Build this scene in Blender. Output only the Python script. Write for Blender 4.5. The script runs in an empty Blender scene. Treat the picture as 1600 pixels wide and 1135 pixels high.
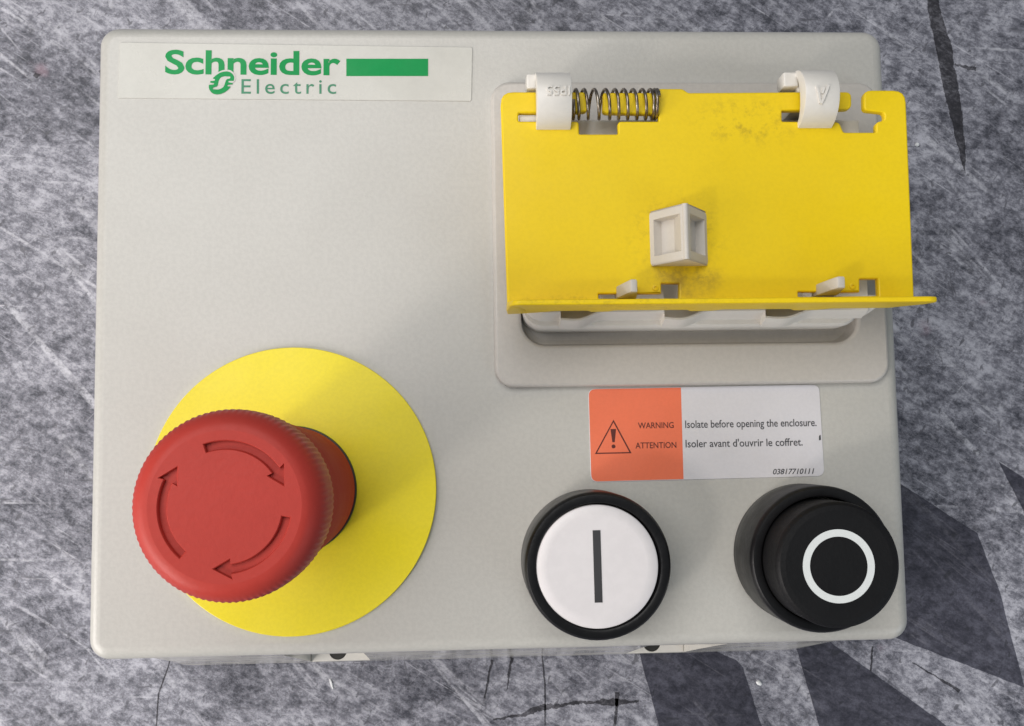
import bpy, bmesh, math, random
from mathutils import Matrix, Vector
random.seed(7)
S = bpy.context.scene
col = S.collection
MM = 0.001
FACE = 80.0            # height of the enclosure's front face above the tabletop, mm
R = math.radians

# ------------------------------------------------------------------ camera
cd = bpy.data.cameras.new('camera')
cam = bpy.data.objects.new('camera', cd); col.objects.link(cam)
rot = Matrix(((0.99868274, -0.01572558, 0.04884143),
              (0.01160381, 0.9964355, 0.08355622),
              (-0.04998131, -0.08287941, 0.99530542))).transposed()
cam.matrix_world = Matrix.Translation(Vector((-9.05042, -25.0957, 218.7885 + FACE)) * MM) @ rot.to_4x4()
cd.sensor_fit = 'HORIZONTAL'; cd.sensor_width = 36.0
cd.lens = 1605.43 / 1600 * 36.0
cd.clip_start = 0.005; cd.clip_end = 20
S.camera = cam

# ------------------------------------------------------------------ world, lamps, exposure
w = bpy.data.worlds.new('World'); S.world = w; w.use_nodes = True
bg = w.node_tree.nodes['Background']
bg.inputs[0].default_value = (0.80, 0.92, 1.0, 1); bg.inputs[1].default_value = 0.15

def area(name, loc, target, sx, sy, watts, colour):
    l = bpy.data.lights.new(name, 'AREA'); l.shape = 'RECTANGLE'
    l.size = sx; l.size_y = sy; l.energy = watts; l.color = colour
    o = bpy.data.objects.new(name, l); col.objects.link(o)
    o.location = loc
    o.rotation_euler = (Vector(target) - Vector(loc)).to_track_quat('-Z', 'Y').to_euler()
    return o
area('window_lamp', (-0.62, -0.36, 0.31), (-0.05, 0.0, 0.07), 0.60, 0.36, 4.3, (1.0, 0.95, 0.915))
area('desk_lamp', (-0.54, -0.40, 0.66), (-0.02, 0.0, 0.07), 0.10, 0.10, 1.25, (1.0, 0.95, 0.88))
area('ceiling_lamp', (-0.30, 0.34, 0.95), (-0.02, 0.0, 0.08), 0.95, 0.6, 6.3, (1.0, 0.985, 0.97))
area('right_sky_fill', (0.75, -0.62, 0.55), (0.1, -0.02, 0.03), 0.5, 0.5, 1.7, (0.80, 0.90, 1.0))  # bluish fill added to lift the dim right side, like skylight
S.view_settings.view_transform = 'Standard'; S.view_settings.look = 'None'
S.view_settings.exposure = 0.16; S.view_settings.gamma = 1.0
S.view_settings.use_curve_mapping = False

# ------------------------------------------------------------------ material helpers
class NT:
    def __init__(self, name):
        self.m = bpy.data.materials.new(name); self.m.use_nodes = True
        self.t = self.m.node_tree; self.b = self.t.nodes['Principled BSDF']
        self.tc = self.t.nodes.new('ShaderNodeTexCoord').outputs['Object']
    def n(self, typ, ins=None, **kw):
        d = self.t.nodes.new(typ)
        for k, v in kw.items(): setattr(d, k, v)
        for k, v in (ins or {}).items(): self.set(d.inputs[k], v)
        return d
    def set(self, sock, v):
        if isinstance(v, bpy.types.NodeSocket): self.t.links.new(v, sock)
        elif isinstance(v, (tuple, list)) and len(v) == 3 and sock.type == 'RGBA': sock.default_value = (*v, 1)
        else: sock.default_value = v
    def mapv(self, rot=(0, 0, 0), scale=(1, 1, 1), loc=(0, 0, 0), vec=None):
        v = vec or self.tc
        if any(rot): v = self.n('ShaderNodeMapping', {'Vector': v, 'Rotation': rot}).outputs[0]      # turn first, then stretch
        return self.n('ShaderNodeMapping', {'Vector': v, 'Scale': scale, 'Location': loc}).outputs[0]
    def noise(self, scale, detail=4, rough=.55, vec=None, dist=0):
        return self.n('ShaderNodeTexNoise', {'Vector': vec or self.tc, 'Scale': scale, 'Detail': detail, 'Roughness': rough, 'Distortion': dist}).outputs[0]
    def ramp(self, v, a, b, lo=0., hi=1.):
        return self.n('ShaderNodeMapRange', {0: v, 1: a, 2: b, 3: lo, 4: hi}, interpolation_type='SMOOTHSTEP').outputs[0]
    def math(self, op, a, b=0.):
        return self.n('ShaderNodeMath', {0: a, 1: b}, operation=op).outputs[0]
    def mix(self, f, a, b, mode='MIX'):
        d = self.t.nodes.new('ShaderNodeMix'); d.data_type = 'RGBA'; d.blend_type = mode
        self.set(d.inputs[0], f); self.set(d.inputs[6], a); self.set(d.inputs[7], b)
        return d.outputs[2]
    def bump(self, h, strength, dist=0.0001):
        return self.n('ShaderNodeBump', {'Height': h, 'Strength': strength, 'Distance': dist}).outputs[0]
    def out(self, colour, rough, normal=None, spec=.5, metal=0., coat=0.):
        self.set(self.b.inputs['Base Color'], colour); self.set(self.b.inputs['Roughness'], rough)
        self.b.inputs['Specular IOR Level'].default_value = spec
        self.b.inputs['Metallic'].default_value = metal
        if coat: self.b.inputs['Coat Weight'].default_value = coat
        if normal: self.set(self.b.inputs['Normal'], normal)
        return self.m

def plastic(name, colour, rough=.4, grain=900, gs=.15, speck=0.0, mottle=.05, spec=.5, dirt=(0.10, 0.085, 0.06), smudge=.03, gc=.10, rv=.10):
    t = NT(name)
    big = t.noise(18, 3); fine = t.noise(grain, 2, .6)
    c = t.mix(t.ramp(big, .3, .7), tuple(x * (1 - mottle) for x in colour), tuple(min(1, x * (1 + mottle)) for x in colour))
    c = t.mix(t.ramp(fine, .35, .65, 0, gc), c, tuple(x * .72 for x in colour))
    rub = t.ramp(t.noise(45, 7, .72, t.mapv(rot=(0, 0, .6), scale=(1, .6, 1))), .45, .68, 0, smudge * 3)
    c = t.mix(rub, c, tuple(x * .70 for x in colour))
    if speck:
        v = t.n('ShaderNodeTexVoronoi', {'Vector': t.tc, 'Scale': 220.0, 'Randomness': 1.0})
        pick = t.n('ShaderNodeSeparateColor', {0: v.outputs['Color']}).outputs[0]
        sz = t.ramp(pick, 1 - speck, 1.0, 0.0, .045)
        near = t.math('LESS_THAN', v.outputs['Distance'], sz)
        c = t.mix(t.math('MULTIPLY', near, .75), c, dirt)
    rr = t.ramp(t.noise(60, 6, .65), .3, .7, rough - rv * .8, rough + rv * 1.2)
    return t.out(c, rr, t.bump(fine, gs), spec)

M = {}
M['cover'] = plastic('grey_enclosure_plastic', (0.512, 0.494, 0.455), .35, 1100, .30, .10, .012, .6, smudge=.012, gc=.2, rv=.035)
M['bezel'] = plastic('beige_frame_plastic', (0.53, 0.495, 0.455), .38, 1000, .22, .06, .02, .6, gc=.18)
M['ivory'] = plastic('ivory_plastic', (0.72, 0.685, 0.635), .38, 900, .12, .05, .03)
M['stud'] = plastic('worn_ivory_plastic', (0.60, 0.555, 0.50), .5, 1300, .35, .25, .08)
M['base'] = plastic('glossy_grey_base_plastic', (0.56, 0.54, 0.50), .12, 500, .03, 0, .03)
M['plate'] = plastic('yellow_legend_plate', (0.83, 0.69, 0.022), .36, 1300, .14, .03, .03, .45, gc=.16)
M['red'] = plastic('red_mushroom_plastic', (0.44, 0.042, 0.030), .47, 1100, .3, .02, .05, .25, smudge=.05)
M['stem'] = plastic('shaded_red_stem_plastic', (0.40, 0.034, 0.025), .8, 1100, .3, 0, .05, .16)  # the mushroom's red, darkened: shade on the stem is put into the colour
M['black'] = plastic('black_button_plastic', (0.006, 0.0058, 0.0065), .36, 1000, .4, .04, .1, .30, dirt=(.25,.24,.22))
M['black_cap'] = plastic('matte_black_cap_plastic', (0.006, 0.0058, 0.0065), .55, 1300, .7, .10, .1, .22, dirt=(.2,.19,.18), gc=.4)
M['collar'] = plastic('black_collar_plastic', (0.03, 0.028, 0.025), .45, 900, .2, 0, .1)
M['white_cap'] = plastic('white_cap_plastic', (0.73, 0.69, 0.69), .34, 500, .05, .02, .02)
M['symbol_black'] = plastic('black_print', (0.035, 0.034, 0.036), .5, 800, .1)
M['symbol_white'] = plastic('white_print', (0.72, 0.74, 0.73), .45, 800, .1, 0, .03)
M['sticker'] = plastic('clear_grey_sticker', (0.55, 0.535, 0.485), .28, 700, .06, .03, .02)
M['green'] = plastic('green_print', (0.002, 0.285, 0.07), .5, 900, .1, 0, .08, .25)
M['green2'] = plastic('faded_green_print', (0.035, 0.22, 0.11), .45, 900, .1, 0, .08)
M['label_white'] = plastic('silver_white_label', (0.68, 0.655, 0.675), .36, 1500, .12, .05, .03)
M['label_orange'] = plastic('orange_label_print', (0.86, 0.185, 0.085), .42, 1500, .12, .03, .05)
M['ink_brown'] = plastic('dark_brown_ink', (0.10, 0.014, 0.008), .5)
M['ink'] = plastic('dark_grey_ink', (0.06, 0.06, 0.065), .5)
M['crumb'] = plastic('white_crumb', (0.8, 0.8, 0.8), .6)

def flap_material():
    t = NT('grimy_yellow_plastic')
    big = t.noise(22, 4); fine = t.noise(1200, 2)
    c = t.mix(t.ramp(big, .3, .7), (0.82, 0.57, 0.006), (0.87, 0.62, 0.008))
    c = t.mix(t.ramp(fine, .35, .7, 0, .07), c, (0.45, 0.29, 0.01))
    def blob(x, y, rx, ry):
        d = t.n('ShaderNodeVectorMath', {0: t.mapv(loc=(-x / rx, -y / ry, 0), scale=(1000 / rx, 1000 / ry, 0))}, operation='LENGTH').outputs['Value']
        return t.ramp(d, .25, 1.15, 1, 0)
    g = t.math('MAXIMUM', blob(36.5, 8.5, 8, 5), t.math('MAXIMUM', blob(50, 41, 13, 6), blob(35, 17, 11, 10)))
    g = t.math('MAXIMUM', g, t.math('MULTIPLY', blob(22, 3.6, 30, 2.2), .8))
    s1 = t.ramp(t.noise(300, 8, .75), .46, .70)
    c = t.mix(t.math('MULTIPLY', t.math('MULTIPLY', s1, g), .5), c, (0.22, 0.13, 0.02))
    film = t.math('MULTIPLY', t.math('MULTIPLY', blob(36, 9, 9, 6), t.ramp(t.noise(150, 5, .7), .3, .65)), .55)
    c = t.mix(film, c, (0.30, 0.19, 0.035))
    v = t.n('ShaderNodeTexVoronoi', {'Vector': t.mapv(rot=(0, 0, .7), scale=(1, .45, 1)), 'Scale': 260.0})
    pick = t.n('ShaderNodeSeparateColor', {0: v.outputs['Color']}).outputs[0]
    near = t.math('LESS_THAN', v.outputs['Distance'], t.math('MULTIPLY', t.ramp(pick, .86, 1.0, 0, .13), t.math('ADD', t.math('MULTIPLY', g, .9), .22)))
    c = t.mix(t.math('MULTIPLY', near, .8), c, (0.09, 0.06, 0.02))
    return t.out(c, t.ramp(t.noise(80, 5), .3, .7, .36, .52), t.bump(fine, .15), .3)
M['flap'] = flap_material()

def steel():
    t = NT('oxidised_spring_steel')
    c = t.mix(t.ramp(t.noise(600, 4), .35, .65), (0.20, 0.155, 0.115), (0.36, 0.32, 0.27))
    return t.out(c, .34, None, .5, 1.0)
M['steel'] = steel()

def concrete(name, dark, ink=False):
    t = NT(name)
    xy = t.mapv(scale=(1, 1, 0))
    # the print: mottled stone, brushed scratches in several directions, pits
    mot = t.noise(330, 10, .86, t.mapv(rot=(0, 0, R(24)), scale=(.8, 1.15, 0)))
    mot2 = t.noise(110, 8, .74, t.mapv(rot=(0, 0, R(-12)), scale=(.75, 1.2, 0)))
    big = t.noise(24, 6, .62, t.mapv(rot=(0, 0, R(20)), scale=(.7, 1.2, 0)))
    v = t.math('ADD', t.math('MULTIPLY', t.ramp(mot, .37, .63), .52), t.math('MULTIPLY', t.ramp(mot2, .36, .64), .22))
    v = t.math('ADD', v, t.math('MULTIPLY', t.ramp(big, .34, .66), .26))
    c = t.n('ShaderNodeValToRGB', {0: v})
    e = c.color_ramp.elements
    e[0].position = .18; e[1].position = .86
    if ink:
        e[0].color = (0.018, 0.017, 0.022, 1); e[1].color = (0.15, 0.145, 0.165, 1)
        k = e.new(.55); k.color = (0.042, 0.040, 0.048, 1)
    elif dark:
        e[0].color = (0.022, 0.022, 0.032, 1); e[1].color = (0.105, 0.104, 0.135, 1)
        k = e.new(.5); k.color = (0.051, 0.050, 0.068, 1)
    else:
        e[0].color = (0.050, 0.051, 0.066, 1); e[1].color = (0.475, 0.468, 0.520, 1)
        k = e.new(.5); k.color = (0.198, 0.196, 0.230, 1)
    c = c.outputs[0]
    def scratches(ang, sx, sy, lo, hi, seed):
        n = t.noise(1.0, 3, .6, t.mapv(rot=(0, 0, ang), scale=(sx, sy, 0), loc=(seed, seed * 1.7, 0)))
        return t.ramp(n, lo, hi)
    breaks = t.math('MULTIPLY', t.ramp(t.noise(60, 5, .65, xy), .40, .58), t.ramp(t.noise(520, 6, .8, xy), .36, .58))
    lights = scratches(R(40), 9, 260, .57, .68, 3.1)
    for ang, sx, sy, lo, seed in ((50, 11, 210, .58, 9.4), (33, 9, 520, .59, 13.9), (-48, 10, 420, .635, 5.7), (44, 7, 150, .60, 21.3), (3, 14, 380, .62, 2.2)):
        lights = t.math('MAXIMUM', lights, scratches(R(ang), sx, sy, lo, lo + .09, seed))
    c = t.mix(t.math('MULTIPLY', t.math('MULTIPLY', lights, breaks), .26 if dark else .72), c, (0.30, 0.29, 0.33) if dark else (0.62, 0.61, 0.66))
    darks = t.math('MAXIMUM', scratches(R(4), 60, 420, .64, .74, 1.3), scratches(R(75), 60, 520, .66, .75, 7.7))
    pits = t.ramp(t.noise(520, 3, .5, t.mapv(rot=(0, 0, R(35)), scale=(1, .6, 0)), .5), .62, .70)
    c = t.mix(t.math('MULTIPLY', t.math('MAXIMUM', darks, pits), .72), c, (0.028, 0.028, 0.036) if dark else (0.085, 0.083, 0.097))
    pk = t.math('MULTIPLY', t.ramp(t.noise(42, 3, .5, t.mapv(loc=(4, 2, 0), scale=(1, 1, 0))), .70, .78), .30)
    c = t.mix(pk, c, (0.45, 0.25, 0.30) if not dark else (0.13, 0.07, 0.09))
    return t.out(c, t.ramp(mot2, .3, .7, .42, .58), t.bump(mot, .12), .35)
M['mat'] = concrete('printed_concrete_mat', False)
M['mat_dark'] = concrete('printed_dark_shape', True)
M['mat_ink'] = concrete('printed_black_streak', True, True)

# ------------------------------------------------------------------ mesh helpers (all coordinates in mm, z = height above face)
def link(name, me, mat, parent=None, smooth=True, ang=35, zoff=FACE):
    me.transform(Matrix.Scale(MM, 4) @ Matrix.Translation((0, 0, zoff)))
    o = bpy.data.objects.new(name, me); col.objects.link(o)
    if mat: me.materials.clear(); me.materials.append(M[mat])
    if smooth:
        me.shade_smooth(); me.set_sharp_from_angle(angle=R(ang))
        b = bmesh.new(); b.from_mesh(me); b.normal_update()
        for f in b.faces:                                   # level faces stay truly flat
            if abs(f.normal.z) > .9998:
                f.smooth = False
                for e in f.edges: e.smooth = False
        b.to_mesh(me); b.free()
    if parent: o.parent = parent
    return o

def pyd(name, v, f):
    me = bpy.data.meshes.new(name); me.from_pydata([tuple(a) for a in v], [], f); me.update(); return me

def fix(me):
    b = bmesh.new(); b.from_mesh(me)
    bmesh.ops.remove_doubles(b, verts=b.verts, dist=1e-4)
    bmesh.ops.recalc_face_normals(b, faces=b.faces)
    b.to_mesh(me); b.free(); return me

def join(name, meshes):
    b = bmesh.new()
    for m in meshes: b.from_mesh(m)
    me = bpy.data.meshes.new(name); b.to_mesh(me); b.free()
    return me

def rrect(x0, x1, y0, y1, r, seg=6):
    pts = []
    for cx, cy, a0 in ((x1 - r, y1 - r, 0), (x0 + r, y1 - r, 90), (x0 + r, y0 + r, 180), (x1 - r, y0 + r, 270)):
        for i in range(seg + 1):
            a = R(a0 + 90 * i / seg); pts.append((cx + r * math.cos(a), cy + r * math.sin(a)))
    return pts

def circle(cx, cy, r, n=64): return [(cx + r * math.cos(2 * math.pi * i / n), cy + r * math.sin(2 * math.pi * i / n)) for i in range(n)]

def round_poly(pts, rad, seg=3):
    """fillet the corners of a polygon; rad is one number or a list"""
    out = []; n = len(pts)
    for i, p in enumerate(pts):
        r = rad[i] if isinstance(rad, (list, tuple)) else rad
        a = Vector(pts[i - 1]); b = Vector(p); c = Vector(pts[(i + 1) % n])
        u = (a - b); v = (c - b); lu, lv = u.length, v.length
        d = min(r, lu * .45, lv * .45)
        if d < 1e-3: out.append(tuple(b)); continue
        s, e = b + u / lu * d, b + v / lv * d
        for k in range(seg + 1):
            q = k / seg; out.append(tuple((1 - q) ** 2 * s + 2 * q * (1 - q) * b + q * q * e))
    return out

def filled(outlines, z0, z1, bevel=0., name='m'):
    """closed outlines (holes allowed) filled and extruded between z0 and z1"""
    c = bpy.data.curves.new(name, 'CURVE'); c.dimensions = '2D'; c.fill_mode = 'BOTH'
    for o in outlines:
        s = c.splines.new('POLY'); s.points.add(len(o) - 1)
        for q, (x, y) in zip(s.points, o): q.co = (x, y, 0, 1)
        s.use_cyclic_u = True
    c.extrude = max((z1 - z0) / 2 - bevel, 0); c.bevel_depth = bevel; c.bevel_resolution = 2; c.offset = -bevel
    o = bpy.data.objects.new(name, c); col.objects.link(o)
    me = bpy.data.meshes.new_from_object(o.evaluated_get(bpy.context.evaluated_depsgraph_get()))
    bpy.data.objects.remove(o); bpy.data.curves.remove(c)
    me.transform(Matrix.Translation((0, 0, (z0 + z1) / 2)))
    return fix(me)

def loft(rings, cap0=False, cap1=False, name='m'):
    n = len(rings[0]); v = [p for r in rings for p in r]; f = []
    for k in range(len(rings) - 1):
        for i in range(n):
            j = (i + 1) % n; f.append((k * n + i, k * n + j, (k + 1) * n + j, (k + 1) * n + i))
    if cap0: f.append(tuple(range(n - 1, -1, -1)))
    if cap1: f.append(tuple(range((len(rings) - 1) * n, len(rings) * n)))
    return fix(pyd(name, v, f))

def lathe(prof, cx, cy, n=96, cap0=False, cap1=True, knurl=None, name='m'):
    rings = []
    for r, z in prof:
        ring = []
        for i in range(n):
            a = 2 * math.pi * i / n
            rr = r + (knurl(a, z) if knurl else 0)
            ring.append((cx + rr * math.cos(a), cy + rr * math.sin(a), z))
        rings.append(ring)
    return loft(rings, cap0, cap1, name)

def box(x0, x1, y0, y1, z0, z1, bev=.3):
    b = bmesh.new(); bmesh.ops.create_cube(b, size=1)
    for v in b.verts: v.co = ((x0 + x1) / 2 + v.co.x * (x1 - x0), (y0 + y1) / 2 + v.co.y * (y1 - y0), (z0 + z1) / 2 + v.co.z * (z1 - z0))
    if bev: bmesh.ops.bevel(b, geom=b.edges[:], offset=bev, segments=2, affect='EDGES', profile=.5)
    me = bpy.data.meshes.new('m'); b.to_mesh(me); b.free(); return me

def hull(pts, bev=.3):
    b = bmesh.new()
    for p in pts: b.verts.new(p)
    r = bmesh.ops.convex_hull(b, input=b.verts[:])
    bmesh.ops.dissolve_limit(b, angle_limit=R(3), verts=b.verts[:], edges=b.edges[:])
    bmesh.ops.recalc_face_normals(b, faces=b.faces[:])
    if bev: bmesh.ops.bevel(b, geom=b.edges[:], offset=bev, segments=2, affect='EDGES', profile=.5)
    me = bpy.data.meshes.new('m'); b.to_mesh(me); b.free(); return me

def tube(path, r, n=8, name='m'):
    rings = []
    for i, p in enumerate(path):
        p = Vector(p); t = (Vector(path[min(i + 1, len(path) - 1)]) - Vector(path[max(i - 1, 0)])).normalized()
        u = t.orthogonal() if i == 0 else (u - t * u.dot(t)); u.normalize(); w_ = t.cross(u)
        rings.append([tuple(p + r * (math.cos(2 * math.pi * k / n) * u + math.sin(2 * math.pi * k / n) * w_)) for k in range(n)])
    return loft(rings, True, True, name)

def text_mesh(body, x0, x1, y0, capmm, z, bold=0., shear=0., spacing=1., rotz=0., thick=.05, ref='H'):
    """lettering fitted between x0 and x1 with its baseline on y0 and the given capital height"""
    def make(s):
        c = bpy.data.curves.new('t', 'FONT'); c.body = s; c.size = 10; c.offset = bold; c.shear = shear
        c.space_character = spacing; c.extrude = .5; c.resolution_u = 4
        o = bpy.data.objects.new('t', c); col.objects.link(o)
        me = bpy.data.meshes.new_from_object(o.evaluated_get(bpy.context.evaluated_depsgraph_get()))
        bpy.data.objects.remove(o); bpy.data.curves.remove(c); return me
    ref_me = make(ref); ch = max(v.co.y for v in ref_me.vertices) - min(v.co.y for v in ref_me.vertices)
    me = make(body)
    xs = [v.co.x for v in me.vertices]; sx = (x1 - x0) / (max(xs) - min(xs)); sy = capmm / ch
    for v in me.vertices:
        v.co = (x0 + (v.co.x - min(xs)) * sx, y0 + v.co.y * sy, z + v.co.z * thick)
    if rotz: me.transform(Matrix.Translation((x0, y0, 0)) @ Matrix.Rotation(rotz, 4, 'Z') @ Matrix.Translation((-x0, -y0, 0)))
    return me

def xz(me, y):           # stand a flat (x, z) piece up: local (x, y, z) -> (x, y0 - z, y)
    for v in me.vertices: v.co = (v.co.x, y - v.co.z, v.co.y)
    return fix(me)

# ------------------------------------------------------------------ the surface it rests on
bm = bmesh.new()
bmesh.ops.create_grid(bm, x_segments=1, y_segments=1, size=700)
me = bpy.data.meshes.new('tabletop'); bm.to_mesh(me); bm.free()
table = link('tabletop', me, 'mat', None, False, zoff=0); table['kind'] = 'structure'
table['label'] = 'grey tabletop printed like scratched concrete with dark angular shapes'

shapes = [
    [(80, -12), (119.6, -37.0), (142.4, -52.2), (148.2, -69.3), (150.9, -82), (154.1, -96.9), (116.5, -81.8), (60, -58), (60, -20)],
    [(150, -31.3), (170, -44.5), (185, -80), (172, -80), (156.9, -46.2)],
    [(38.4, -72), (41.4, -85), (46.4, -104.8), (49, -116), (79, -116), (76, -105.7), (71.2, -89), (69.2, -86.8), (61.9, -83.7), (50, -72)],
    [(84, -72), (87.1, -84.3), (92.8, -106.2), (95, -116), (146, -116), (130.5, -107.2), (101.2, -85.6), (86, -74)],
]
for i, s in enumerate(shapes):
    pts = []
    for k, p in enumerate(s):                                         # slightly uneven printed edges
        a = Vector(p); b = Vector(s[(k + 1) % len(s)]); n = max(2, int((b - a).length / 1.6))
        for q in range(n):
            c = a.lerp(b, q / n); pts.append((c.x + random.uniform(-.09, .09), c.y + random.uniform(-.09, .09)))
    link('printed_shape', filled([pts], 0, .04), 'mat_dark', table, False, zoff=0.02 + .01 * i)

def streak(path, widths, jag, z=.03):
    L, Rr = [], []; wl = wr = wc = 0.
    for i in range(len(path) - 1):
        a, b = Vector(path[i]), Vector(path[i + 1]); n = max(2, int((b - a).length / .3))
        d = (b - a).normalized(); nn = Vector((-d.y, d.x))
        for q in range(n):
            t = q / n; c = a.lerp(b, t); wd = widths[i] * (1 - t) + widths[i + 1] * t
            wl = wl * .8 + random.gauss(0, jag) * .6; wr = wr * .8 + random.gauss(0, jag) * .6; wc = wc * .93 + random.gauss(0, jag) * .25
            c += nn * wc
            L.append(tuple(c + nn * max(.03, wd / 2 + wl)))
            Rr.append(tuple(c - nn * max(.03, wd / 2 + wr)))
    link('printed_streak', filled([L + Rr[::-1]], 0, .02), 'mat_ink', table, False, zoff=z)
streak([(136.8, 118), (137.4, 108), (139.5, 97), (141.6, 82), (143.4, 68), (144.4, 56.5)], [2.8, 3.8, 4.9, 4.7, 2.9, .5], 0.126)
streak([(-1, -101.6), (8, -100.4), (12, -98.8), (24, -97.6), (33, -97.7), (41, -97.9)], [.6, 1.3, 1.5, .9, 1.5, .5], 0.189)
streak([(13.2, -84), (13.9, -92), (13.7, -104)], [.35, .5, .4], 0.054)
streak([(4.6, -84.5), (3.0, -94)], [1.0, .3], 0.113)
streak([(-1, -85), (-3.4, -96)], [.8, .3], 0.113)
streak([(34.6, -95), (33.6, -105)], [1.0, .7], 0.135)
streak([(-91.5, -83), (-94.5, -92), (-95.2, -104)], [.25, .4, .3], 0.036)
streak([(-132.5, 86.3), (-131, 85.2)], [1.2, 1.6], 0.180)
streak([(-113.5, 87.5), (-112.6, 84)], [.6, 2.4], 0.225)
streak([(143, 90), (150, 88.5)], [.6, 1.4], 0.180)
streak([(119, -66), (117.5, -78)], [.3, .5], 0.045)
streak([(146.5, -66), (145, -78), (144.5, -84)], [.8, 1.6, .5], 0.180)
streak([(121, -89), (135, -97.5)], [.35, .9], 0.113)
streak([(109.5, -84), (108, -96)], [.6, .3], 0.090)

# ------------------------------------------------------------------ the enclosure
box_root = bpy.data.objects.new('control_enclosure', None); col.objects.link(box_root)
box_root.empty_display_size = .05
box_root['label'] = 'light grey plastic motor control box with red mushroom button and yellow flap'
box_root['category'] = 'control box'

# cover: rounded top edges, side walls, recess opening under the flap
HX, HY, CR = 86.4, 67.3, 4.2
def rr_ring(inset, z, hx=HX, hy=HY, r=CR, cy=0): return [(x, y + cy, z) for x, y in rrect(-hx + inset, hx - inset, -hy + inset, hy - inset, max(r - inset, .6), 8)]
FR = 2.7
rings = [rr_ring(1.6, -24), rr_ring(.15, -23.2), rr_ring(0, -22), rr_ring(0, -FR)]
for i in range(1, 9):
    a = R(90 * i / 8); rings.append(rr_ring(FR * (1 - math.cos(a)), -FR + FR * math.sin(a)))
side = loft(rings)
REC = rrect(4.0, 76.9, -3.35, 44.0, 5.2, 8)
top = filled([[(p[0], p[1]) for p in rings[-1]], REC], 0, 0)
cover = link('cover', fix(join('cover', [side, top])), 'cover', box_root, ang=30)

# base: deeper rear half that flares towards its lower side
def b_ring(z, t, inset=0.):
    hx = 85.2 + (100.5 - 85.2) * t; y0 = -66.2 - (84.35 - 66.2) * t
    return [(x, y, z) for x, y in rrect(-hx + inset, hx - inset, y0 + inset, 66.0 - inset, 6 + 10 * t, 8)]
base_me = loft([b_ring(-79.9, 1.0, .6), b_ring(-79.3, .995), b_ring(-60, .735), b_ring(-24.4, .27), b_ring(-23.6, .25, 2.5)], True, True)
def cut(me, cutters):
    a = bpy.data.objects.new('a', me); col.objects.link(a); tmp = []
    for c in cutters:
        o = bpy.data.objects.new('c', c); col.objects.link(o); tmp.append(o)
        m = a.modifiers.new('b', 'BOOLEAN'); m.operation = 'DIFFERENCE'; m.object = o; m.solver = 'EXACT'
    r = bpy.data.meshes.new_from_object(a.evaluated_get(bpy.context.evaluated_depsgraph_get()))
    for o in tmp + [a]: bpy.data.objects.remove(o)
    return r
LUGS = (-43.6, 44.8)
base_me = cut(base_me, [hull([(lx - 8.0, -95, -76.2), (lx + 8.4, -95, -76.2), (lx - 8.0, -76, -76.2), (lx + 8.4, -76, -76.2),
                              (lx - 9.0, -95, -34), (lx + 10.5, -95, -34), (lx - 9.0, -70.5, -34), (lx + 10.5, -70.5, -34)], 0) for lx in LUGS])
base = link('base', base_me, 'base', box_root, ang=40)
for lx in LUGS:
    link('mounting_lug', filled([rrect(lx - 7.9, lx + 8.3, -83.3, -76.1, .4, 3), circle(lx - .6, -80.6, 2.5, 24)], -76.25, -75.9, .08), 'ivory', base)
    link('screw_hole_shade', lathe([(2.6, -76.2), (2.6, -76.1)], lx - .6, -80.6, 24, True, True), 'collar', base)  # flat black disc stands in for the shade inside the screw hole

# frame round the flap, with the recess below it
FRAME = rrect(-1.84, 83.45, -12.15, 54.25, 4.2, 8)
frame = link('flap_frame', filled([FRAME, REC], -.6, 2.1, .7), 'bezel', box_root, ang=40)
rec = loft([[(x, y, z) for x, y in rrect(4.0 + i, 76.9 - i, -3.35 + i, 44.0 - i, 5.2 - i * .3, 8)] for z, i in ((.4, -.05), (-1.3, .15), (-2.2, .6), (-2.5, 1.5))], False, True)
link('recess', rec, 'bezel', frame, ang=40)

# housing that carries the flap; its lower lip is scalloped in three places
def smooth(a, b, x):
    t = max(0, min(1, (x - a) / (b - a))); return t * t * (3 - 2 * t)
BUL = [(11.75, 21.0), (33.4, 43.2), (54.7, 65.4)]
xs = [4.25, 4.45, 4.9, 5.5, 6.3, 7.4, 8.5, 10]
for a, b in BUL: xs += [a - .02, a] + [a + (b - a) * k / 14 for k in range(1, 15)] + [b + .6]
xs += [68, 70, 71.5, 72.8, 74, 75, 75.9, 76.6]
xs = sorted(xs)
rings = []
for x in xs:
    d = 0.; hole = 0.
    for a, b in BUL:
        if a <= x < b:
            d = -1.75 * (1 - smooth(a + (b - a) * .35, b, x)) * (1 - .12 * (1 - smooth(a, a + 2.5, x))); hole = 1 - smooth(b - 1.2, b - .6, x)
    def corner(x, xl, r): return r - math.sqrt(max(0, r * r - max(0, xl + r - x) ** 2))
    e = corner(x, 4.2, 4.2) + corner(-x, -76.7, 4.6)
    eu = corner(x, 4.2, 4.2)
    lf = max(.25, 1 - smooth(9, 5, x) * .6)
    ztop = 4.6 + 4.0 * lf
    hz = 5.2 if hole > .5 else ztop
    r_ = [(x, -.15 + e, -7.7), (x, -.15 + e, 3.2), (x, .05 + e, 4.1), (x, .5 + e, 4.6), (x, 1.45 + d + eu, 4.65), (x, 1.6 + d + eu, 5.0),
          (x, 2.5 + d + eu, ztop - .3), (x, 2.8 + d + eu, ztop), (x, 3.2 + d + eu, ztop), (x, 3.25 + d + eu, hz), (x, 9.5, hz), (x, 9.5, -7.7)]
    rings.append(r_)
housing_lip = loft(rings, True, True)
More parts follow.
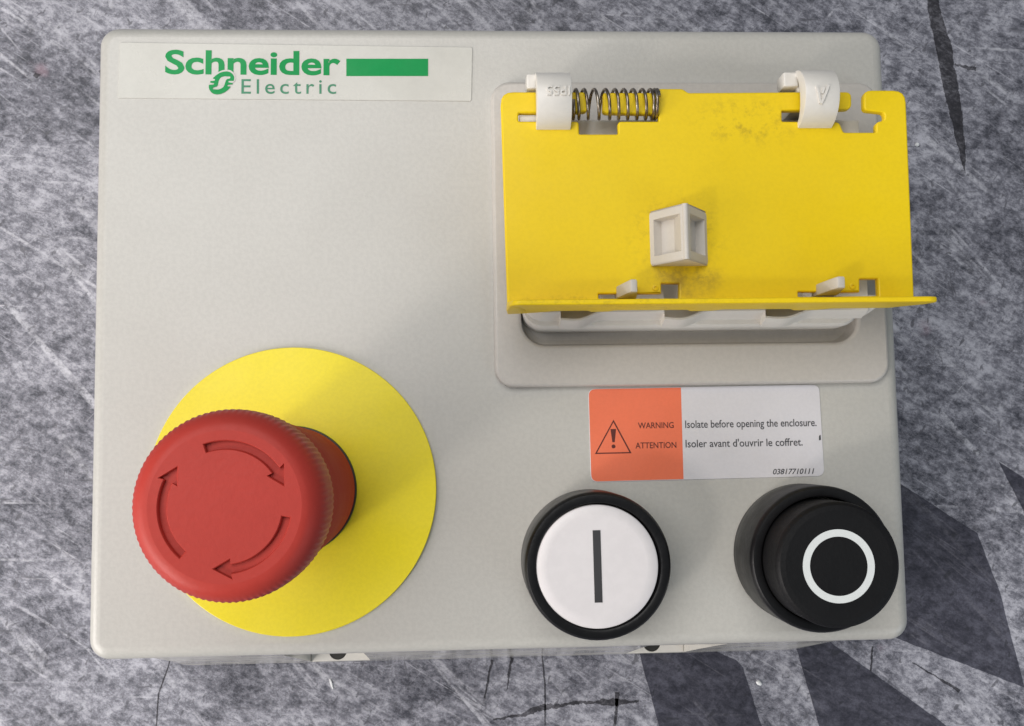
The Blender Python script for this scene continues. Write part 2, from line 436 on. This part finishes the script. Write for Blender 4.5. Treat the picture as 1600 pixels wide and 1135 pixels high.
right_lip = hull([(73.5, 1.5, 4.8), (79.6, 4.2, 8.4), (78.2, 3.0, 8.4), (73.5, 2.9, 8.6), (73.5, 6, 8.6), (79.6, 6, 8.4), (73.5, 6, 2.2), (77.2, 1.9, 4.9), (77, 6, 2.2), (76.2, 1.55, 4.8)], .25)
hb = box(4.6, 76.5, 9.0, 43.6, 1.0, 8.8, .5)
housing = link('flap_housing', join('flap_housing', [housing_lip, right_lip, hb]), 'ivory', box_root, ang=38)

# yellow flap
out = [(-.35, 47.0), (6.95, 46.95), (17.4, 46.95), (17.3, 42.9), (14.6, 42.7), (3.2, 42.6), (3.2, 40.85), (15.5, 40.85), (15.5, 38.2), (23.5, 38.2), (23.5, 40.85),
       (31.85, 40.85), (31.85, 42.4), (20.4, 42.6), (20.6, 46.85), (32.0, 46.85), (32.2, 47.7), (37.0, 47.7), (38.1, 46.85),
       (61.3, 47.05), (72.1, 47.1), (72.0, 43.4), (57.4, 43.15), (57.35, 40.85), (69.3, 40.75), (70.1, 38.55), (76.9, 38.55), (77.0, 40.7), (78.8, 41.1), (78.9, 42.7), (74.6, 43.2), (74.7, 47.45),
       (83.55, 47.45), (83.2, 3.35), (.4, 3.35)]
rad = [2.6, 0, .8, .8, 0, .4, .4, .7, .3, .3, .7, .3, .3, .8, .5, .3, .2, .5, .4, 0, 1.2, 1.2, .3, .3, .8, .4, .4, .9, .8, .8, .8, 1.6, 2.6, .3, .3]
out = round_poly(out, rad, 4)
def hole(x0, x1, y0, y1): return round_poly([(x0, y0), (x1, y0), (x1, y1), (x0, y1)], .15, 2)
slotL = round_poly([(18.7, 4.55), (35.0, 4.45), (35.1, 7.45), (31.45, 7.5), (31.4, 5.45), (27.0, 5.45), (27.0, 5.5), (18.7, 5.5)], .12, 2)
slotR = round_poly([(59.3, 4.55), (75.9, 4.6), (75.9, 8.1), (72.1, 8.1), (72.0, 5.4), (67.6, 5.4), (59.3, 5.6)], .12, 2)
flap = link('flap', filled([out, slotL, slotR], 14.1, 16.0, .32), 'flap', box_root, ang=40)
# upstanding lip along the lower edge
lip = [(1.2, 22.6), (2.2, 23.2), (83.2, 23.3), (84.7, 22.8), (85.1, 21.6), (84.2, 19.4), (80.6, 16.2), (78.6, 14.0), (71, 14.0), (66.5, 13.9), (64.5, 12.0), (59.4, 11.6), (58.2, 13.8), (44.5, 14.0), (42.8, 12.2), (38, 11.6), (37.0, 13.8),
       (22.6, 14.0), (21.2, 12.2), (17.6, 11.6), (16.6, 13.8), (10.5, 13.9), (8.0, 12.4), (4.5, 10.6), (.6, 9.6), (.35, 14.0), (.5, 20.5)]
link('lip', xz(filled([round_poly(lip, .5, 3)], -.5, .55, .3), 2.9), 'flap', flap, ang=40)
# moulded thickening where the lip meets the flap's side
link('lip_end', hull([(.2, 2.2, 14.5), (4.2, 2.2, 15.2), (.2, 3.9, 16.6), (4.0, 3.4, 16.4), (.6, 2.3, 20.8), (2.6, 2.35, 21.0), (.6, 3.4, 20.8), (2.4, 3.4, 21.0)], .25), 'flap', flap)
# wedge-shaped grip
def grip():
    # two sloping faces, each with a sunken finger pocket
    x0, x1, xm, z0, z1 = 29.15, 41.25, 35.15, 15.7, 23.6
    y0, y1 = 11.0, 22.1
    meshes = []
    for sgn in (-1, 1):
        xb = x0 if sgn < 0 else x1
        A = Vector((xb, 0, z0)); B = Vector((xm + sgn * .25, 0, z1)); n = Vector((-(B - A).z * -sgn * -1, 0, (B - A).x * sgn * -1)).normalized()
        n = Vector((sgn * (z1 - z0), 0, abs(xb - xm))).normalized()
        us = [0, .035, .085, .15, .19, .24, .54, .70, .80, .88, .94, 1.0]
        vs = [0, .03, .08, .165, .185, .22, .5, .78, .815, .835, .92, .97, 1.0]
        grid = []
        for u in us:
            row = []
            for v in vs:
                dep = 0.
                if .15 < u < .88 and .165 < v < .835:
                    dep = 1.9 * min(1, (u - .15) / .04) * min(1, (.88 - u) / .34) * min(1, min(v - .165, .835 - v) / .02)
                er = max(0, .06 - min(v, 1 - v)) / .06
                p = A.lerp(B, u) - n * (dep + .35 * er * er)
                if u > .93: p.z -= (u - .93) * 5
                row.append((p.x, y0 + (y1 - y0) * v + .25 * (u - .5) * 0, p.z))
            grid.append(row)
        V = [p for r in grid for p in r]; nv = len(vs); F = []
        for i in range(len(us) - 1):
            for j in range(nv - 1):
                q = (i * nv + j, i * nv + j + 1, (i + 1) * nv + j + 1, (i + 1) * nv + j); F.append(q if sgn > 0 else q[::-1])
        meshes.append(pyd('g', V, F))
    for y, s in ((y0, 1), (y1, -1)):
        meshes.append(pyd('g', [(x0, y, z0), (x1, y, z0), (xm + .3, y, z1 - .35), (xm - .3, y, z1 - .35)], [(0, 1, 2, 3) if s > 0 else (3, 2, 1, 0)]))
    ridge = tube([(xm, y0 + .05, z1 - .62), (xm, y1 - .05, z1 - .62)], .62, 16)
    return fix(join('grip', meshes + [ridge]))
link('grip', grip(), 'stud', flap, ang=28)
for pts in ([(22.4, 4.5, 13), (26.4, 4.5, 13), (22.4, 6.9, 13), (26.4, 6.9, 13), (22.3, 4.5, 16.5), (22.3, 6.9, 16.5), (26.2, 4.5, 17), (26.2, 6.9, 17), (24.2, 4.9, 22.2), (25.5, 4.9, 22), (24.2, 7.4, 22.2), (25.5, 7.4, 22)],
            [(63.0, 4.8, 13), (67.4, 4.8, 13), (63.0, 7.0, 13), (67.4, 7.0, 13), (63.0, 4.8, 16.6), (63.0, 7.0, 16.6), (67.3, 4.8, 17), (67.3, 7.0, 17), (65.3, 5.4, 22.0), (66.8, 5.4, 21.8), (65.3, 7.7, 22.0), (66.8, 7.7, 21.8)]):
    link('latch_tab', hull(pts, .22), 'stud', flap)
for x in (30.2, 70.5):
    link('moulded_pip', lathe([(.62, 15.9), (.6, 16.25), (.3, 16.3), (.25, 16.05)], x, 6.6, 20), 'flap', flap)
link('hinge_pin', box(3.45, 9.5, 41.05, 42.35, 12.9, 15.0, .2), 'ivory', housing)

# hinge clips: arched bands over the flap's upper edge
def arch_z(y, yb, yf, zt, zb):
    t = (y - yf) / (yb - yf); t = max(0., min(1., t))
    return zb + (zt - zb) * math.sqrt(max(0., 1 - (2 * t - 1) ** 2 * .93))
def clip(x0, x1, yb, yf, zt, zb, th):
    n = 28; rings = []
    mid = (yb + yf) / 2; hw = (yb - yf) / 2
    for k in range(n + 1):
        a = math.pi * (.04 + .92 * k / n)
        tt = th * (.45 + .55 * math.sin(a))
        yo, zo = mid - hw * math.cos(a), zb + (zt - zb) * math.sin(a)
        yi, zi = mid - (hw - tt * .5) * math.cos(a), zb + (zt - zb - tt) * math.sin(a) - .2
        b = .22
        rings.append([(x0, yi, zi), (x0, yo + (mid - yo) * .04, zo - b), (x0 + b * .3, yo, zo - b * .3), (x0 + b, yo, zo), (x1 - b, yo, zo), (x1 - b * .3, yo, zo - b * .3), (x1, yo + (mid - yo) * .04, zo - b), (x1, yi, zi)])
    return loft(rings, True, True)
for k, (x0, x1) in enumerate(((6.75, 13.75), (60.55, 67.6))):
    yb, yf, zt, zb = (51.0, 39.0, 20.6, 15.0) if k == 0 else (51.6, 39.3, 21.6, 14.6)
    co = link('hinge_clip', clip(x0, x1, yb, yf, zt, zb, 3.2), 'ivory', box_root, ang=42)
    if k == 0: tm = text_mesh('IP55', 0, 4.6, 0, 1.9, 0, bold=.0, thick=.8); cx, cy, w_ = 10.95, 45.6, 4.6
    else:
        def bar_(p, q, w0, n=8):
            p, q = Vector(p), Vector(q); d = (q - p).normalized(); nn = Vector((-d.y, d.x)) * w0 / 2
            return [tuple(p.lerp(q, i / n) + nn) for i in range(n + 1)] + [tuple(p.lerp(q, i / n) - nn) for i in range(n, -1, -1)]
        tm = join('v', [filled([bar_((.15, 0), (1.55, 3.6), .5)], -.4, .4), filled([bar_((2.6, .2), (1.75, 3.5), .36)], -.4, .4), filled([bar_((1.15, .5), (1.45, 1.7), .45)], -.4, .4)])
        cx, cy, w_ = 64.0, 44.6, 2.6
    hc = 1.9 if k == 0 else 3.6
    bmx = bmesh.new(); bmx.from_mesh(tm); bmesh.ops.triangulate(bmx, faces=bmx.faces); bmx.to_mesh(tm); bmx.free()
    mid, hw = (yb + yf) / 2, (yb - yf) / 2
    for v in tm.vertices:
        x, y = cx - (v.co.x - w_ / 2), cy - (v.co.y - hc / 2)
        z = zb + (zt - zb) * math.sqrt(max(0, 1 - ((y - mid) / hw) ** 2))
        v.co = (x, y, z + v.co.z)
    link('embossed_lettering', fix(tm), 'ivory', co, ang=50)
    px0 = x0 - (1.75 if k == 0 else 2.6)
    link('peg', box(px0, x0 + .6, 47.6 if k == 0 else 48.1, 50.7 if k == 0 else 51.2, 11.5, 16.2, .35), 'ivory', co)
    link('hinge_block', box(x0 + .4, x1 - .4, 44.5, 50.2, 1.8, 15.6, .4), 'ivory', co)

# coil spring on the flap's tongue
cpos = [14.3, 15.2, 17.0, 19.2, 21.5, 23.35, 25.2, 27.1, 29.0, 30.6, 31.3, 31.75]
path = []
NT_ = 28
for k in range(len(cpos) - 1):
    for q in range(NT_):
        a = 2 * math.pi * q / NT_
        path.append((cpos[k] + (cpos[k + 1] - cpos[k]) * q / NT_, 44.75 - 2.95 * math.sin(a), 15.0 + 2.95 * math.cos(a)))
link('coil_spring', tube(path, .33, 8), 'steel', box_root, ang=60)

# ------------------------------------------------------------------ emergency stop button
EX, EY = -44.44, -33.09
KN = 92
def kn(a, z):
    k = max(0, min(1, (z - 49.6) / .8)) * max(0, min(1, (60.6 - z) / 1.6))
    return .085 * math.cos(KN * a) * k
prof = [(r, z + (2.2 if z > 40 else 0)) for r, z in [(12.8, 1.6), (13.05, 1.9), (13.1, 2.6), (13.75, 30), (14.25, 46.6), (14.3, 46.9), (14.4, 47.1), (14.55, 47.6), (14.68, 48.4), (14.72, 52), (14.70, 55.0), (14.62, 56.4), (14.42, 57.4), (14.0, 58.5), (13.35, 59.35), (12.6, 59.95), (12.0, 60.2), (11.4, 60.3)]]
stem_prof, prof = prof[:5], prof[4:]
body = lathe(prof, EX, EY, KN * 8, False, False, kn)
def arrow(a0, off):
    span, hd = 89, 15.5
    ri, ro, rm = 8.62 - off, 9.84 + off, 9.23
    pts = []
    oa = math.degrees(off / rm)
    n = 22
    aend = a0 - span + hd
    for i in range(n + 1):
        a = R(a0 + oa + (aend - (a0 + oa)) * i / n); pts.append((ro, a))
    pts += [(rm + 1.42 + off * 1.3, R(aend + oa)), (rm + .05, R(a0 - span - oa * 1.9)), (rm - 1.42 - off * 1.3, R(aend + oa))]
    for i in range(n + 1):
        a = R(aend + ((a0 + oa) - aend) * i / n); pts.append((ri, a))
    return [(EX + r * math.cos(a), EY + r * math.sin(a)) for r, a in pts]
tops = [[(EX + 11.4 * math.cos(2 * math.pi * i / (KN * 8)), EY + 11.4 * math.sin(2 * math.pi * i / (KN * 8))) for i in range(KN * 8)]]
pieces = [body]
for a0 in (108.5, 228.5, 349.5):
    tops.append(arrow(a0, .16))
    lv = [[(x, y, z) for x, y in arrow(a0, o)] for z, o in ((62.5, .16), (62.42, .07), (62.22, 0), (61.6, -.04))]
    n = len(lv[0])
    pieces.append(loft(lv))
    pieces.append(filled([arrow(a0, -.04)], 61.6, 61.6))
cap = filled(tops, 62.5, 62.5)
b = bmesh.new(); b.from_mesh(cap)
for f in b.faces:
    if f.normal.z < 0: f.normal_flip()
b.to_mesh(cap); b.free()
estop = link('emergency_stop_button', fix(join('e', pieces + [cap])), 'red', box_root, ang=32)
estop['label'] = 'red mushroom button with three sunken arrows and a knurled rim'
link('legend_plate', filled([circle(EX, EY, 30, 160)], .05, .85, .15), 'plate', estop, ang=40)
link('stem', lathe(stem_prof, EX, EY, 128, False, False), 'stem', estop)
link('collar', lathe([(13.4, .8), (13.45, 1.3), (13.3, 1.6), (12.4, 1.65)], EX, EY, 96), 'collar', estop)

# ------------------------------------------------------------------ start and stop push buttons
def pushbutton(name, cx, cy, label):
    p = lathe([(14.3, .0), (14.65, .5), (14.7, 3.0), (14.68, 12.4), (14.5, 13.2), (14.1, 13.6), (13.0, 13.75), (12.55, 13.6), (12.4, 13.2), (12.4, 8)], cx, cy, 128, False, False)
    o = link(name, p, 'black', box_root, ang=35); o['label'] = label
    return o
st = pushbutton('start_button', 17.78, -48.59, 'black ringed push button with a white face and a black upright bar')
link('button_cap', lathe([(12.15, 8), (12.2, 13.0), (12.1, 13.4), (11.75, 13.62), (10, 13.66)], 17.6, -48.7, 128), 'white_cap', st)
link('bar_symbol', filled([[(16.75, -41.55), (18.3, -41.55), (18.42, -55.7), (16.85, -55.7)]], 13.66, 13.72), 'symbol_black', st)
sp = pushbutton('stop_button', 63.05, -48.2, 'raised black push button marked with a white ring')
link('button_cap', lathe([(12.1, 8), (12.1, 21.2), (11.95, 22.0), (11.4, 22.55), (10.4, 22.7)], 62.95, -48.35, 128), 'black_cap', sp)
link('ring_symbol', filled([circle(62.85, -48.55, 7.0, 96), circle(62.85, -48.55, 5.62, 96)], 22.7, 22.77), 'symbol_white', sp)

# ------------------------------------------------------------------ brand sticker
def quad(pts, r, seg=3): return round_poly(pts, r, seg)
stk = link('brand_sticker', filled([quad([(-81.8, 51.1), (-6.05, 50.5), (-5.65, 62.6), (-81.55, 63.4)], .4)], .0, .16, .05), 'sticker', box_root)
RZ = R(-.28)
zt = .19
def pxl(x, y, ox, oy, sc): return (ox + x * sc, oy - y * sc)
# word mark, with a notch cut by the emblem: letters end above it
link('lettering', text_mesh('Schneider', -71.9, -34.4, 56.55, 5.35, zt, bold=.22, spacing=.98, rotz=RZ), 'green', stk, False)
link('lettering', text_mesh('Electric', -55.6, -35.3, 52.1, 3.2, zt, bold=.02, spacing=1.32), 'green2', stk, False)
link('green_bar', filled([[(-33.1, 56.05), (-15.4, 56.1), (-15.35, 59.95), (-33.1, 59.9)]], zt - .03, zt + .03), 'green', stk, False)
# emblem: leaf-shaped oval with a pale S and two notches on each side (outline read off the emblem, y down)
sc = 5.4 / 815.0
def E_(pts): return [(-62.55 + (x - 293) * sc, 57.0 - (y - 228) * sc) for x, y in pts]
oval = [(415, 465), (520, 365), (640, 280), (760, 240), (880, 228), (980, 255), (1060, 320), (1105, 400), (1112, 480), (1095, 548), (930, 545), (920, 595), (1070, 625), (1060, 660), (890, 680), (890, 730), (1000, 735), (920, 840), (800, 930), (680, 985), (560, 1000), (450, 980), (370, 925), (315, 840), (293, 760), (300, 680), (450, 672), (470, 620), (335, 605), (345, 552), (480, 545), (500, 495)]
halo = [(380, 440), (500, 330), (640, 225), (760, 180), (890, 165), (1010, 195), (1100, 280), (1150, 390), (1160, 500), (1100, 600), (700, 700), (400, 600)]
S_ = [(420, 830), (425, 770), (560, 735), (590, 660), (620, 520), (680, 430), (780, 395), (990, 400), (980, 470), (880, 480), (840, 540), (810, 640), (780, 740), (700, 800), (600, 840)]
link('emblem_ground', filled([round_poly(E_(halo), .4)], zt + .03, zt + .05), 'sticker', stk, False)
link('emblem', filled([round_poly(E_(oval), .12, 2), round_poly(E_(S_), .25, 3)], zt + .06, zt + .09), 'green', stk, False)

# ------------------------------------------------------------------ warning sticker
ws = link('warning_sticker', filled([quad([(18.3, -32.5), (68.8, -32.05), (68.45, -12.35), (18.15, -12.6)], 1.6, 5)], .0, .16, .05), 'label_white', box_root)
link('orange_panel', filled([round_poly([(18.42, -32.37), (38.2, -32.2), (38.22, -12.62), (18.27, -12.72)], [1.5, .02, .02, 1.5], 5)], .14, .18), 'label_orange', ws, False)
Z = .19
link('triangle_outline', filled([[(23.45, -19.3), (27.15, -26.5), (19.3, -26.55)], [(23.42, -19.85), (19.75, -26.3), (26.7, -26.25)]], Z, Z + .03), 'ink_brown', ws, False)
link('exclamation_mark', join('x', [filled([[(22.75, -21.3), (23.95, -21.3), (23.6, -24.1), (23.1, -24.1)]], Z, Z + .03), filled([circle(23.32, -25.0, .42, 20)], Z, Z + .03)]), 'ink_brown', ws, False)
for body_, x0, x1, y, ch, mt, bd, sh in (('WARNING', 28.7, 36.4, -21.25, 1.25, 'ink_brown', .06, 0), ('ATTENTION', 28.05, 36.85, -25.5, 1.25, 'ink_brown', .06, 0),
                                          ('Isolate before opening the enclosure.', 38.9, 67.5, -21.3, 1.6, 'ink', .05, 0), ("Isoler avant d'ouvrir le coffret.", 38.85, 64.3, -25.45, 1.6, 'ink', .05, 0),
                                          ('03817710111', 57.6, 66.6, -31.5, 1.15, 'ink', .10, .25)):
    link('lettering', text_mesh(body_, x0, x1, y, ch, Z + .01, bold=bd, shear=sh), mt, ws, False)
link('ink_mark', filled([round_poly([(67.9, -24.4), (68.35, -24.3), (68.3, -23.2), (67.95, -23.4)], .1)], Z, Z + .03), 'ink', ws, False)

# ------------------------------------------------------------------ loose crumbs on the tabletop
def crumb(x, y, r, sx, sy, rz, label):
    b = bmesh.new(); bmesh.ops.create_icosphere(b, subdivisions=2, radius=r)
    for v in b.verts:
        k = 1 + random.uniform(-.22, .22); v.co = (v.co.x * sx * k, v.co.y * sy * k, v.co.z * .6 * k)
    me = bpy.data.meshes.new('crumb'); b.to_mesh(me); b.free()
    me.transform(Matrix.Rotation(rz, 4, 'Z'))
    o = link('crumb', me, 'crumb', None, zoff=r * .55)
    o.location = (x * MM, y * MM, 0)
    o['label'] = label; o['category'] = 'crumb'; o['group'] = 'white crumbs lying on the tabletop'
crumb(129.9, 64.7, .62, 1, 1, 0, 'round white crumb on the tabletop right of the yellow flap')
crumb(75.6, -93.4, .75, 1.2, .8, -.7, 'uneven white crumb on the pale strip between two dark printed shapes below the box')
crumb(-46.5, -90.5, .34, .8, 4.6, .3, 'thin sliver of white lint on the tabletop below the mushroom button')
